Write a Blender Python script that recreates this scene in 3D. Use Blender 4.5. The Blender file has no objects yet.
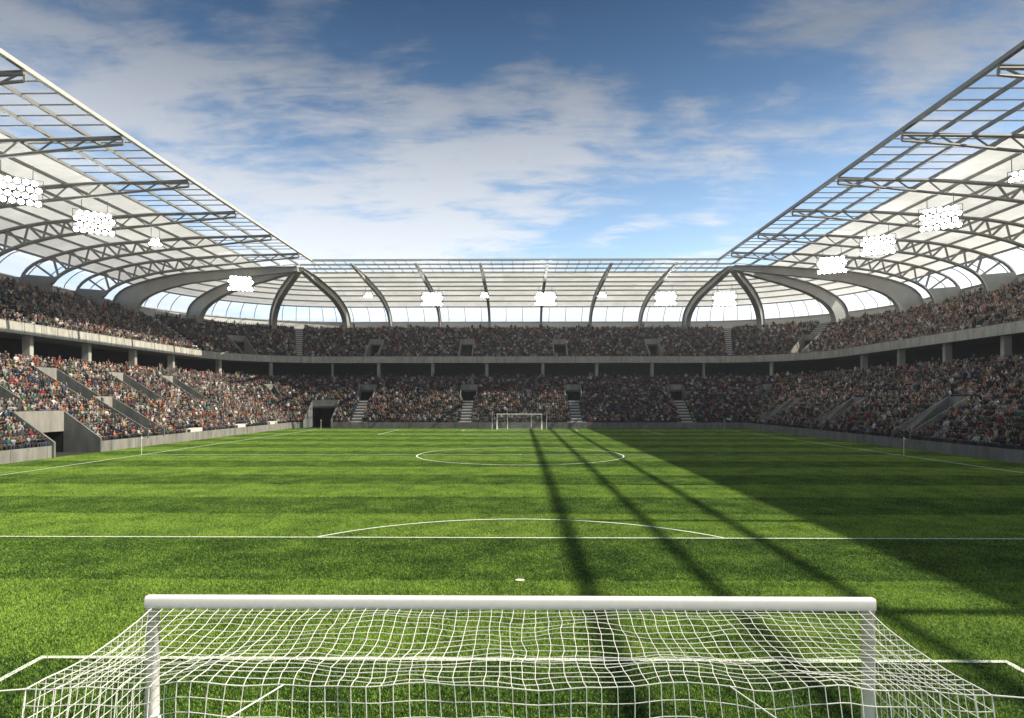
import bpy, math, random
import numpy as np
from mathutils import Vector, Matrix, noise
random.seed(7); rng = np.random.default_rng(7)
PI = math.pi
sc = bpy.context.scene
COL = sc.collection

# ------------------------------------------------------------------ helpers
class MB:
    def __init__(s): s.v = []; s.f = []; s.m = []
    def poly(s, pts, m=0):
        b = len(s.v); s.v += [tuple(p) for p in pts]; s.f.append(tuple(range(b, b+len(pts)))); s.m.append(m)
    def hexa(s, p, m=0):                       # p: 8 points, bottom ring then top ring
        b = len(s.v); s.v += [tuple(q) for q in p]
        for f in ((3,2,1,0),(4,5,6,7),(0,1,5,4),(1,2,6,5),(2,3,7,6),(3,0,4,7)):
            s.f.append(tuple(b+i for i in f)); s.m.append(m)
    def box(s, x0, x1, y0, y1, z0, z1, m=0):
        s.hexa([(x0,y0,z0),(x1,y0,z0),(x1,y1,z0),(x0,y1,z0),(x0,y0,z1),(x1,y0,z1),(x1,y1,z1),(x0,y1,z1)], m)
    def beam(s, a, b, w, h, m=0, up=(0,0,1)):  # rectangular bar
        a = Vector(a); b = Vector(b); d = (b-a)
        if d.length < 1e-6: return
        d.normalize(); u = Vector(up)
        x = d.cross(u)
        if x.length < 1e-4: x = d.cross(Vector((1,0,0)))
        x.normalize(); z = x.cross(d)
        x *= w/2; z *= h/2
        s.hexa([a-x-z, a+x-z, b+x-z, b-x-z, a-x+z, a+x+z, b+x+z, b-x+z], m)
    def tube(s, pts, r, n=6, m=0, caps=True):
        pts = [Vector(p) for p in pts]; b = len(s.v); N = len(pts)
        rr = r if isinstance(r, (list, tuple)) else [r]*N
        for i, p in enumerate(pts):
            t = (pts[min(i+1,N-1)] - pts[max(i-1,0)]).normalized()
            u = Vector((0,0,1)) if abs(t.z) < .9 else Vector((1,0,0))
            x = t.cross(u).normalized(); z = x.cross(t)
            for k in range(n):
                a = 2*PI*k/n + PI/4
                s.v.append(tuple(p + x*math.cos(a)*rr[i] + z*math.sin(a)*rr[i]))
        for i in range(N-1):
            for k in range(n):
                k2 = (k+1) % n
                s.f.append((b+i*n+k, b+i*n+k2, b+(i+1)*n+k2, b+(i+1)*n+k)); s.m.append(m)
        if caps:
            s.f.append(tuple(b+k for k in range(n))); s.m.append(m)
            s.f.append(tuple(b+(N-1)*n+k for k in reversed(range(n)))); s.m.append(m)
    def build(s, name, mats, parent=None, smooth=False):
        me = bpy.data.meshes.new(name)
        me.from_pydata(s.v, [], s.f)
        if not isinstance(mats, (list, tuple)): mats = [mats]
        for m in mats: me.materials.append(m)
        if len(mats) > 1: me.polygons.foreach_set('material_index', s.m)
        if smooth: me.polygons.foreach_set('use_smooth', [True]*len(s.f))
        me.update()
        o = bpy.data.objects.new(name, me); COL.objects.link(o)
        if parent: o.parent = parent
        return o

def tag(o, label=None, cat=None, group=None, kind=None):
    if label: o['label'] = label
    if cat: o['category'] = cat
    if group: o['group'] = group
    if kind: o['kind'] = kind
    return o
def thing(name, label, cat, loc=(0,0,0), group=None, rz=0):
    o = bpy.data.objects.new(name, None); COL.objects.link(o); o.location = loc; o.rotation_euler.z = rz
    o.empty_display_size = .3
    return tag(o, label, cat, group)
def copy_tree(o, parent=None):
    c = o.copy(); COL.objects.link(c); c.parent = parent
    for ch in list(o.children): copy_tree(ch, c)
    return c

# ------------------------------------------------------------------ materials
def mat(name, col, rough=.6, metal=0, var=0, vscale=2.0, bump=0, bscale=20, detail=6, spec=.5, streak=1):
    m = bpy.data.materials.new(name); m.use_nodes = True; nt = m.node_tree; N = nt.nodes; L = nt.links
    b = N['Principled BSDF']; b.inputs['Roughness'].default_value = rough; b.inputs['Metallic'].default_value = metal
    b.inputs['Specular IOR Level'].default_value = spec
    b.inputs['Base Color'].default_value = (*col, 1)
    if var:
        g = N.new('ShaderNodeNewGeometry'); n = N.new('ShaderNodeTexNoise'); n.inputs['Scale'].default_value = vscale
        n.inputs['Detail'].default_value = detail; mp = N.new('ShaderNodeMapping'); mp.inputs['Scale'].default_value = (1,1,streak); L.new(g.outputs['Position'], mp.inputs[0]); L.new(mp.outputs[0], n.inputs['Vector'])
        r = N.new('ShaderNodeMapRange'); r.inputs[1].default_value = .3; r.inputs[2].default_value = .7
        r.inputs[3].default_value = 1-var; r.inputs[4].default_value = 1+var
        L.new(n.outputs['Fac'], r.inputs[0])
        mx = N.new('ShaderNodeVectorMath'); mx.operation = 'SCALE'; mx.inputs[0].default_value = col
        L.new(r.outputs[0], mx.inputs['Scale']); L.new(mx.outputs[0], b.inputs['Base Color'])
    if bump:
        g = N.new('ShaderNodeNewGeometry'); n = N.new('ShaderNodeTexNoise'); n.inputs['Scale'].default_value = bscale
        L.new(g.outputs['Position'], n.inputs['Vector'])
        bp = N.new('ShaderNodeBump'); bp.inputs['Strength'].default_value = bump; bp.inputs['Distance'].default_value = .02
        L.new(n.outputs['Fac'], bp.inputs['Height']); L.new(bp.outputs[0], b.inputs['Normal'])
    return m
M = {}
M['concrete'] = mat('concrete', (.20,.19,.17), .85, var=.3, vscale=1.1, bump=.3, streak=.22)
M['fascia'] = mat('fascia_concrete', (.33,.315,.275), .8, var=.26, vscale=1.6, streak=.3)
M['parapet'] = mat('parapet_concrete', (.10,.105,.10), .85, var=.3, vscale=1.5, streak=.25)
M['front'] = mat('front_wall_concrete', (.155,.15,.135), .85, var=.3, vscale=1.3, streak=.3)
M['tread'] = mat('tread_concrete', (.075,.072,.068), .9, var=.2, vscale=1.5)
M['step'] = mat('step_concrete', (.42,.41,.39), .85, var=.12, vscale=3)
M['dark'] = mat('recess_shade', (.010,.010,.010), .9, var=.3, vscale=.4)  # near-black colour stands in for the shade inside recesses
M['steel'] = mat('painted_steel', (.20,.20,.185), .5, var=.12, vscale=.6)
M['rib'] = mat('painted_rib', (.33,.32,.29), .5, var=.1, vscale=.5)
M['tube'] = mat('pale_steel', (.42,.41,.38), .45, var=.1, vscale=.6)
M['wallpanel'] = mat('pale_cladding', (.62,.61,.57), .6, var=.06, vscale=.4)
M['white'] = mat('white_gloss_paint', (.68,.665,.63), .35, var=.03, vscale=5)
M['net'] = mat('net_cord', (.66,.655,.61), .8)
M['housing'] = mat('lamp_housing', (.10,.10,.10), .5, metal=.3)
M['flag'] = mat('pennant_cloth', (.75,.72,.60), .8)

def roof_panel():
    m = bpy.data.materials.new('translucent_roof_panel'); m.use_nodes = True; nt = m.node_tree; N = nt.nodes; L = nt.links
    N.remove(N['Principled BSDF']); out = N['Material Output']
    d = N.new('ShaderNodeBsdfDiffuse'); t = N.new('ShaderNodeBsdfTranslucent')
    d.inputs[0].default_value = (.84,.84,.82,1); t.inputs[0].default_value = (.78,.82,.86,1)
    g = N.new('ShaderNodeNewGeometry'); n = N.new('ShaderNodeTexNoise'); n.inputs['Scale'].default_value = .35; n.inputs['Detail'].default_value = 5
    L.new(g.outputs['Position'], n.inputs['Vector'])
    r = N.new('ShaderNodeMapRange'); r.inputs[1].default_value = .3; r.inputs[2].default_value = .7; r.inputs[3].default_value = .34; r.inputs[4].default_value = .44
    L.new(n.outputs['Fac'], r.inputs[0])
    sn = N.new('ShaderNodeVectorMath'); sn.operation = 'SNAP'; sn.inputs[1].default_value = (3.3, 3.83, 50)
    wn = N.new('ShaderNodeTexWhiteNoise'); L.new(g.outputs['Position'], sn.inputs[0]); L.new(sn.outputs[0], wn.inputs['Vector'])
    n2 = N.new('ShaderNodeTexNoise'); n2.inputs['Scale'].default_value = 1.3; n2.inputs['Detail'].default_value = 6; L.new(g.outputs['Position'], n2.inputs['Vector'])
    a1 = N.new('ShaderNodeMath'); a1.operation = 'MULTIPLY_ADD'; L.new(wn.outputs['Value'], a1.inputs[0]); a1.inputs[1].default_value = .10; a1.inputs[2].default_value = .80
    a2 = N.new('ShaderNodeMath'); a2.operation = 'MULTIPLY_ADD'; L.new(n2.outputs['Fac'], a2.inputs[0]); a2.inputs[1].default_value = .22; L.new(a1.outputs[0], a2.inputs[2])
    for nd_, c_ in ((d, (.84,.83,.80)), (t, (.92,.93,.93))):
        sc1 = N.new('ShaderNodeVectorMath'); sc1.operation = 'SCALE'; sc1.inputs[0].default_value = c_; L.new(a2.outputs[0], sc1.inputs['Scale']); L.new(sc1.outputs[0], nd_.inputs[0])
    mx = N.new('ShaderNodeMixShader'); L.new(r.outputs[0], mx.inputs[0]); L.new(d.outputs[0], mx.inputs[1]); L.new(t.outputs[0], mx.inputs[2])
    L.new(mx.outputs[0], out.inputs[0]); return m
def glassy(name, clear, tint=(.85,.9,.95)):
    m = bpy.data.materials.new(name); m.use_nodes = True; nt = m.node_tree; N = nt.nodes; L = nt.links
    N.remove(N['Principled BSDF']); out = N['Material Output']
    tr = N.new('ShaderNodeBsdfTransparent'); tr.inputs[0].default_value = (*tint, 1)
    t = N.new('ShaderNodeBsdfTranslucent'); t.inputs[0].default_value = (.85,.87,.9,1)
    gl = N.new('ShaderNodeBsdfGlossy'); gl.inputs['Roughness'].default_value = .05; gl.inputs[0].default_value = (.9,.9,.9,1)
    a = N.new('ShaderNodeMixShader'); a.inputs[0].default_value = 1-clear; L.new(tr.outputs[0], a.inputs[1]); L.new(t.outputs[0], a.inputs[2])
    b = N.new('ShaderNodeMixShader'); b.inputs[0].default_value = .0; L.new(a.outputs[0], b.inputs[1]); L.new(gl.outputs[0], b.inputs[2])
    L.new(b.outputs[0], out.inputs[0]); return m
M['panel'] = roof_panel()
M['glass'] = glassy('clear_glazing', .95, (.97,.98,.99))
M['frost'] = glassy('frosted_glazing', .78, (.90,.94,1))
def emit(name, col, s):
    m = bpy.data.materials.new(name); m.use_nodes = True; N = m.node_tree.nodes
    N.remove(N['Principled BSDF']); e = N.new('ShaderNodeEmission'); e.inputs[0].default_value = (*col,1); e.inputs[1].default_value = s
    m.node_tree.links.new(e.outputs[0], N['Material Output'].inputs[0]); return m
M['lamp'] = emit('lit_floodlamp', (1,.99,.94), 28)

# position driven grass (mowing bands: sheen of leaning blades painted as colour)
def grass_mat(name, blade):
    m = bpy.data.materials.new(name); m.use_nodes = True; nt = m.node_tree; N = nt.nodes; L = nt.links
    b = N['Principled BSDF']
    g = N.new('ShaderNodeNewGeometry'); sp = N.new('ShaderNodeSeparateXYZ'); L.new(g.outputs['Position'], sp.inputs[0])
    def mth(op, a, b_=None, c=None):
        n = N.new('ShaderNodeMath'); n.operation = op
        for i, q in enumerate((a, b_, c)):
            if q is None: continue
            if isinstance(q, (int, float)): n.inputs[i].default_value = q
            else: L.new(q, n.inputs[i])
        return n.outputs[0]
    wob = N.new('ShaderNodeTexNoise'); wob.inputs['Scale'].default_value = 1.2; wob.inputs['Detail'].default_value = 3
    L.new(g.outputs['Position'], wob.inputs['Vector'])
    y = mth('ADD', sp.outputs['Y'], mth('MULTIPLY', mth('SUBTRACT', wob.outputs['Fac'], .5), .5))
    ym = mth('SUBTRACT', 51.1, mth('ABSOLUTE', mth('SUBTRACT', y, 51.1)))
    lo = mth('FLOOR', mth('DIVIDE', ym, 5.5)); hi = mth('ADD', mth('FLOOR', mth('DIVIDE', mth('SUBTRACT', ym, 16.5), 4.95)), 3)
    isl = mth('LESS_THAN', ym, 16.5)
    idx = mth('ADD', mth('MULTIPLY', isl, lo), mth('MULTIPLY', mth('SUBTRACT', 1, isl), hi))
    idx = mth('ADD', idx, mth('GREATER_THAN', y, 51.1))
    par = mth('ABSOLUTE', mth('MODULO', idx, 2))        # 1 = light
    n1 = N.new('ShaderNodeTexNoise'); n1.inputs['Scale'].default_value = .55; n1.inputs['Detail'].default_value = 7; n1.inputs['Roughness'].default_value = .62
    L.new(g.outputs['Position'], n1.inputs['Vector'])
    n2 = N.new('ShaderNodeTexNoise'); n2.inputs['Scale'].default_value = 16; n2.inputs['Detail'].default_value = 4
    L.new(g.outputs['Position'], n2.inputs['Vector'])
    f = mth('ADD', mth('MULTIPLY', par, .34), mth('ADD', mth('MULTIPLY', mth('SUBTRACT', n1.outputs['Fac'], .5), 1.5), mth('MULTIPLY', mth('SUBTRACT', n2.outputs['Fac'], .5), 2.2)))
    if blade:
        oi = N.new('ShaderNodeTexWhiteNoise'); oi.noise_dimensions = '3D'
        sn = N.new('ShaderNodeVectorMath'); sn.operation = 'SNAP'; sn.inputs[1].default_value = (.03,.03,10)
        L.new(g.outputs['Position'], sn.inputs[0]); L.new(sn.outputs[0], oi.inputs['Vector'])
        f = mth('ADD', f, mth('MULTIPLY', mth('SUBTRACT', oi.outputs['Value'], .5), .9))
    f = mth('ADD', f, .32)
    cr = N.new('ShaderNodeValToRGB'); e = cr.color_ramp.elements
    e[0].position = 0; e[0].color = GC[0]; e[1].position = 1; e[1].color = GC[2]
    q = e.new(.5); q.color = GC[1]
    L.new(f, cr.inputs[0]); L.new(cr.outputs[0], b.inputs['Base Color'])
    b.inputs['Roughness'].default_value = .55; b.inputs['Specular IOR Level'].default_value = .25
    if blade:
        t = N.new('ShaderNodeBsdfTranslucent'); L.new(cr.outputs[0], t.inputs[0])
        mx = N.new('ShaderNodeMixShader'); mx.inputs[0].default_value = .35
        L.new(b.outputs[0], mx.inputs[1]); L.new(t.outputs[0], mx.inputs[2]); L.new(mx.outputs[0], N['Material Output'].inputs[0])
    return m
GC = [(.023,.056,.010,1), (.122,.240,.030,1), (.35,.49,.078,1)]
M['grass'] = grass_mat('grass_blades', True)
GC = [(.012,.028,.004,1), (.03,.065,.008,1), (.06,.11,.014,1)]
M['turf'] = grass_mat('turf_soil', False)
M['line'] = mat('line_paint', (.58,.62,.52), .9, var=.12, vscale=14)
M['ground'] = mat('outer_ground', (.22,.21,.19), .9, var=.2, vscale=.2)

# ------------------------------------------------------------------ camera, sun, sky
CAMY, CAMZ = -7.0, 4.96
cd = bpy.data.cameras.new('camera'); cam = bpy.data.objects.new('camera', cd); COL.objects.link(cam)
cam.location = (0, CAMY, CAMZ); cam.rotation_euler = (PI/2, 0, math.radians(.7))
cd.sensor_width = 36; cd.lens = 657/1024*36; cd.shift_y = 41/1024; cd.clip_end = 3000; cd.clip_start = .1
sc.camera = cam
sundir = Vector((-31, 4, -28)).normalized()
sd = bpy.data.lights.new('sun', 'SUN'); sd.energy = 5.0; sd.angle = math.radians(.5); sd.color = (1, .92, .76)
so = bpy.data.objects.new('sun', sd); COL.objects.link(so); so.rotation_euler = sundir.to_track_quat('-Z', 'Y').to_euler(); so.location = (60, 0, 80)
w = bpy.data.worlds.new('World'); sc.world = w; w.use_nodes = True
nt = w.node_tree; N = nt.nodes; L = nt.links; bg = N['Background']
sky = N.new('ShaderNodeTexSky'); sky.sky_type = 'NISHITA'; sky.sun_disc = False
sky.sun_elevation = math.asin(-sundir.z); sky.sun_rotation = math.atan2(-sundir.x, -sundir.y)
sky.altitude = 300; sky.air_density = 1.0; sky.dust_density = .6; sky.ozone_density = 2.2
tc = N.new('ShaderNodeTexCoord'); sx = N.new('ShaderNodeSeparateXYZ'); L.new(tc.outputs['Generated'], sx.inputs[0])
def wm(op, a, b_=None, c=None):
    n = N.new('ShaderNodeMath'); n.operation = op
    for i, q in enumerate((a, b_, c)):
        if q is None: continue
        if isinstance(q, (int, float)): n.inputs[i].default_value = q
        else: L.new(q, n.inputs[i])
    return n.outputs[0]
den = wm('ADD', wm('MAXIMUM', sx.outputs['Z'], 0), .12)
cx = N.new('ShaderNodeCombineXYZ'); L.new(wm('DIVIDE', sx.outputs['X'], den), cx.inputs[0]); L.new(wm('DIVIDE', sx.outputs['Y'], den), cx.inputs[1])
cx.inputs[2].default_value = 0
def cloud_noise(scale, sxy, rot, detail, rough, off, dist=.4):
    mp = N.new('ShaderNodeMapping'); mp.inputs['Scale'].default_value = (*sxy, 1); mp.inputs['Rotation'].default_value = (0,0,rot); mp.inputs['Location'].default_value = off
    L.new(cx.outputs[0], mp.inputs[0]); n = N.new('ShaderNodeTexNoise'); n.inputs['Scale'].default_value = scale
    n.inputs['Detail'].default_value = detail; n.inputs['Roughness'].default_value = rough; n.inputs['Distortion'].default_value = dist
    L.new(mp.outputs[0], n.inputs['Vector']); return n.outputs['Fac']
CLOUD_OFF = (3.1, 1.7, 0)
big = cloud_noise(.8, (1,1.0), .3, 3, .5, CLOUD_OFF)
fine = cloud_noise(2.9, (.85,1.25), .25, 10, .60, (0.3,2.2,0), .25)
wisp = cloud_noise(7.0, (.55,1.7), .5, 9, .66, (1.3,5.2,0), .6)
s1 = wm('ADD', wm('MULTIPLY', big, 1.1), wm('ADD', wm('MULTIPLY', fine, 1.15), wm('MULTIPLY', wisp, .50)))
hz = wm('SUBTRACT', 1, wm('MINIMUM', wm('MULTIPLY', sx.outputs['Z'], 2.2), 1))      # more cloud low down
s1 = wm('ADD', s1, wm('MULTIPLY', hz, .22))
mr = N.new('ShaderNodeMapRange'); mr.interpolation_type = 'SMOOTHSTEP'
mr.inputs[1].default_value = 1.26; mr.inputs[2].default_value = 1.62; mr.inputs[3].default_value = .05; mr.inputs[4].default_value = .86
L.new(s1, mr.inputs[0])
mixc = N.new('ShaderNodeMix'); mixc.data_type = 'RGBA'
hs = N.new('ShaderNodeHueSaturation'); hs.inputs['Saturation'].default_value = 1.08; hs.inputs['Value'].default_value = 1.0
gr = N.new('ShaderNodeValToRGB'); ge = gr.color_ramp.elements
ge[0].position = 0; ge[0].color = (.52,.48,.45,1); ge[1].position = .62; ge[1].color = (.08,.115,.14,1)
for p_, c_ in ((.12,(.56,.51,.47,1)), (.20,(.58,.54,.49,1)), (.30,(.40,.40,.375,1)), (.41,(.19,.215,.22,1)), (.52,(.09,.12,.135,1))): q_ = ge.new(p_); q_.color = c_
L.new(sx.outputs['Z'], gr.inputs[0])
vm = N.new('ShaderNodeVectorMath'); vm.operation = 'MULTIPLY'; L.new(sky.outputs[0], vm.inputs[0]); L.new(gr.outputs[0], vm.inputs[1])
vs = N.new('ShaderNodeVectorMath'); vs.operation = 'SCALE'; vs.inputs['Scale'].default_value = 4.4; L.new(vm.outputs[0], vs.inputs[0])
L.new(vs.outputs[0], hs.inputs['Color'])
cc = N.new('ShaderNodeMix'); cc.data_type = 'RGBA'; L.new(hz, cc.inputs[0])
cc.inputs[6].default_value = (2.5,2.8,3.3,1); cc.inputs[7].default_value = (14.6,14.9,15.4,1)
L.new(mr.outputs[0], mixc.inputs[0]); L.new(hs.outputs[0], mixc.inputs[6]); L.new(cc.outputs[2], mixc.inputs[7])
L.new(mixc.outputs[2], bg.inputs[0]); bg.inputs[1].default_value = .058
sc.view_settings.view_transform = 'Standard'; sc.view_settings.look = 'None'; sc.view_settings.gamma = 1; sc.view_settings.exposure = 0.95
sc.cycles.max_bounces = 8; sc.cycles.transparent_max_bounces = 24; sc.cycles.diffuse_bounces = 4
sc.cycles.sample_clamp_indirect = 6; sc.cycles.use_denoising = True

# ------------------------------------------------------------------ plan of the bowl
CY = 106.0; R0 = 2.0
def P(sec, t, d, CL=-38.0, CR=37.0):
    r = R0 + d; q = min(r, 0)
    if sec == 0: return (CL - r, min(t, CY + q))
    if sec == 1:
        a = math.radians(t); return (CL - r*math.cos(a), CY + r*math.sin(a)) if r >= 0 else (CL - r, CY + r)
    if sec == 2: return (max(CL - q, min(CR + q, t)), CY + r)
    if sec == 3:
        a = math.radians(t); return (CR + r*math.sin(a), CY + r*math.cos(a)) if r >= 0 else (CR + r, CY + r)
    return (CR + r, min(t, CY + q))
def PR(sec, t, d): return P(sec, t, d, -38.0, 36.2)
YS = -10.0
SECR = {0: (YS, CY), 1: (0, 90), 2: (-38.0, 37.0), 3: (0, 90), 4: (YS, CY)}
SECRR = {0: (YS, CY), 1: (0, 90), 2: (-38.0, 36.2), 3: (0, 90), 4: (YS, CY)}
def p3(sec, t, d, h, pf=P):
    x, y = pf(sec, t, d); return (x, y, h)
def arclen(sec, d):
    if sec in (1, 3): return math.radians(1)*max(R0+d, .01)     # per unit t
    return 1.0
def low_h(d): return .9 + .631*d
def up_h(d): return 12.9 + .615*(d-16.2)

# openings: (sec, t0, t1, d0, d1, tier)  in the seating
OPEN = []
STAIR = []
for x in (-28.8, -9.6, 9.9, 29.2):
    OPEN.append((2, x-1.45, x+1.45, 6.5, 9.75, 'L'))
    STAIR.append((2, x-.9, x+.9, 0, 6.5, 'L'))
for x in (-30.0, -11.0, 8.2, 27.4):
    OPEN.append((2, x-1.3, x+1.3, 17.0, 22.7, 'U'))
for Y in (26.5, 38.5, 50.5, 62.5, 74.5, 86.5):
    OPEN.append((0, Y-1.5, Y+1.5, 5.69, 10.56, 'L'))
for t0 in (63.0,): OPEN.append((0, t0, t0+3, .81, 5.69, 'L'))
for t0 in (40.0, 59.0, 78.5, 98.0): OPEN.append((4, t0, t0+3, .81, 5.69, 'L'))
OPEN.append((0, 48.7, 54.7, -.01, 3.25, 'T'))                      # big tunnel, left
OPEN.append((2, -38.0, -33.2, -.01, 4.875, 'T'))                   # corner tunnel, far left
OPEN.append((1, 38.0, 46.0, 17.0, 22.7, 'U')); OPEN.append((3, 49.0, 56.0, 17.0, 22.7, 'U'))
OPEN.append((1, 40.0, 48.0, 6.5, 9.75, 'L')); OPEN.append((3, 42.0, 50.0, 6.5, 9.75, 'L'))
STAIR.append((1, 69.6, 72.6, 16.2, 28.4, 'U')); STAIR.append((3, 13.3, 16.1, 16.2, 28.4, 'U')); STAIR.append((3, 50, 55, 22.7, 28.4, 'U'))
STAIR.append((1, 8, 13, 16.2, 28.4, 'U'))
for Y in (50.0, 70.0): STAIR.append((0, Y-.6, Y+.6, 16.2, 28.4, 'U'))
for Y in (48.0, 75.0): STAIR.append((4, Y-.6, Y+.6, 16.2, 19.0, 'U'))
for Y in (73.5, 87.0, 99.0): STAIR.append((0, Y-1, Y+1, 0, .8, 'P'))

def blocked(sec, t, d, lst, m=0.0, f=.25):
    for (s, t0, t1, d0, d1, k) in lst:
        if s == sec:
            mm = m/arclen(sec, d)
            if t0-mm <= t <= t1+mm and d0-.25 <= d <= d1+f: return True
    return False

def breaks(sec, extra=(), step=None, rng_=None):
    a, b = (rng_ or SECR)[sec]
    bs = {a, b}
    for e in extra: bs.add(e)
    for (s, t0, t1, *_r) in OPEN:
        if s == sec: bs.add(t0); bs.add(t1)
    if sec in (1, 3):
        for k in range(0, 31): bs.add(k*3.0)
    elif step:
        k = a
        while k < b: bs.add(k); k += step
    return sorted(x for x in bs if a <= x <= b)

ROWS_L = [(i*.8125, .9 + i*.5125) for i in range(16)]             # tread starts (d,h)
ROWS_U = [(16.2 + i*.8133, 12.9 + i*.50) for i in range(15)]
def tier_mesh(mb, secs, rows, dd, rise, tiers):
    for sec in secs:
        bs = breaks(sec)
        for a, b in zip(bs[:-1], bs[1:]):
            if b-a < 1e-6: continue
            tm = (a+b)/2
            for (d, h) in rows:
                if any(s == sec and t0 <= tm <= t1 and d0-.01 <= d+dd/2 <= d1+.01 and k in tiers for (s, t0, t1, d0, d1, k) in OPEN): continue
                q = [p3(sec, a, d, h), p3(sec, b, d, h), p3(sec, b, d+dd, h), p3(sec, a, d+dd, h)]
                mb.poly(q)
                mb.poly([p3(sec, a, d, h-rise), p3(sec, b, d, h-rise), q[1], q[0]])
def sweep(mb, secs, prof, pf=P, rr=None, skip=None, step=None, m=0, closed=False, extra=()):
    prof = list(prof)
    if closed: prof = prof + [prof[0]]
    for sec in secs:
        bs = breaks(sec, rng_=rr, step=step, extra=extra if sec in (0,2,4) else ())
        for a, b in zip(bs[:-1], bs[1:]):
            if skip and skip(sec, (a+b)/2): continue
            for (d0, h0), (d1, h1) in zip(prof[:-1], prof[1:]):
                mb.poly([p3(sec, a, d0, h0, pf), p3(sec, b, d0, h0, pf), p3(sec, b, d1, h1, pf), p3(sec, a, d1, h1, pf)], m)
        if closed:
            for e in (bs[0], bs[-1]): mb.poly([p3(sec, e, d, h, pf) for d, h in prof[:-1]], m)

STANDS = [('left', (0,), 'long left grandstand, sunlit lower tier of spectators with a player tunnel at its foot'),
          ('far', (1, 2, 3), 'far end grandstand in shade behind the distant goal, with curved corners'),
          ('right', (4,), 'long right grandstand, both tiers in deep shade')]
cross = {0: -1, 1: -1, 2: 1, 3: 1, 4: 1}
def hx(mb, sec, t0, t1, d0, d1, z00, z01, z10, z11, m=0):
    """box in (t,d): z00,z01 bottom/top at d0 ; z10,z11 bottom/top at d1"""
    A = [p3(sec, t0, d0, z00), p3(sec, t1, d0, z00), p3(sec, t1, d1, z10), p3(sec, t0, d1, z10),
         p3(sec, t0, d0, z01), p3(sec, t1, d0, z01), p3(sec, t1, d1, z11), p3(sec, t0, d1, z11)]
    mb.hexa(A, m)

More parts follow.
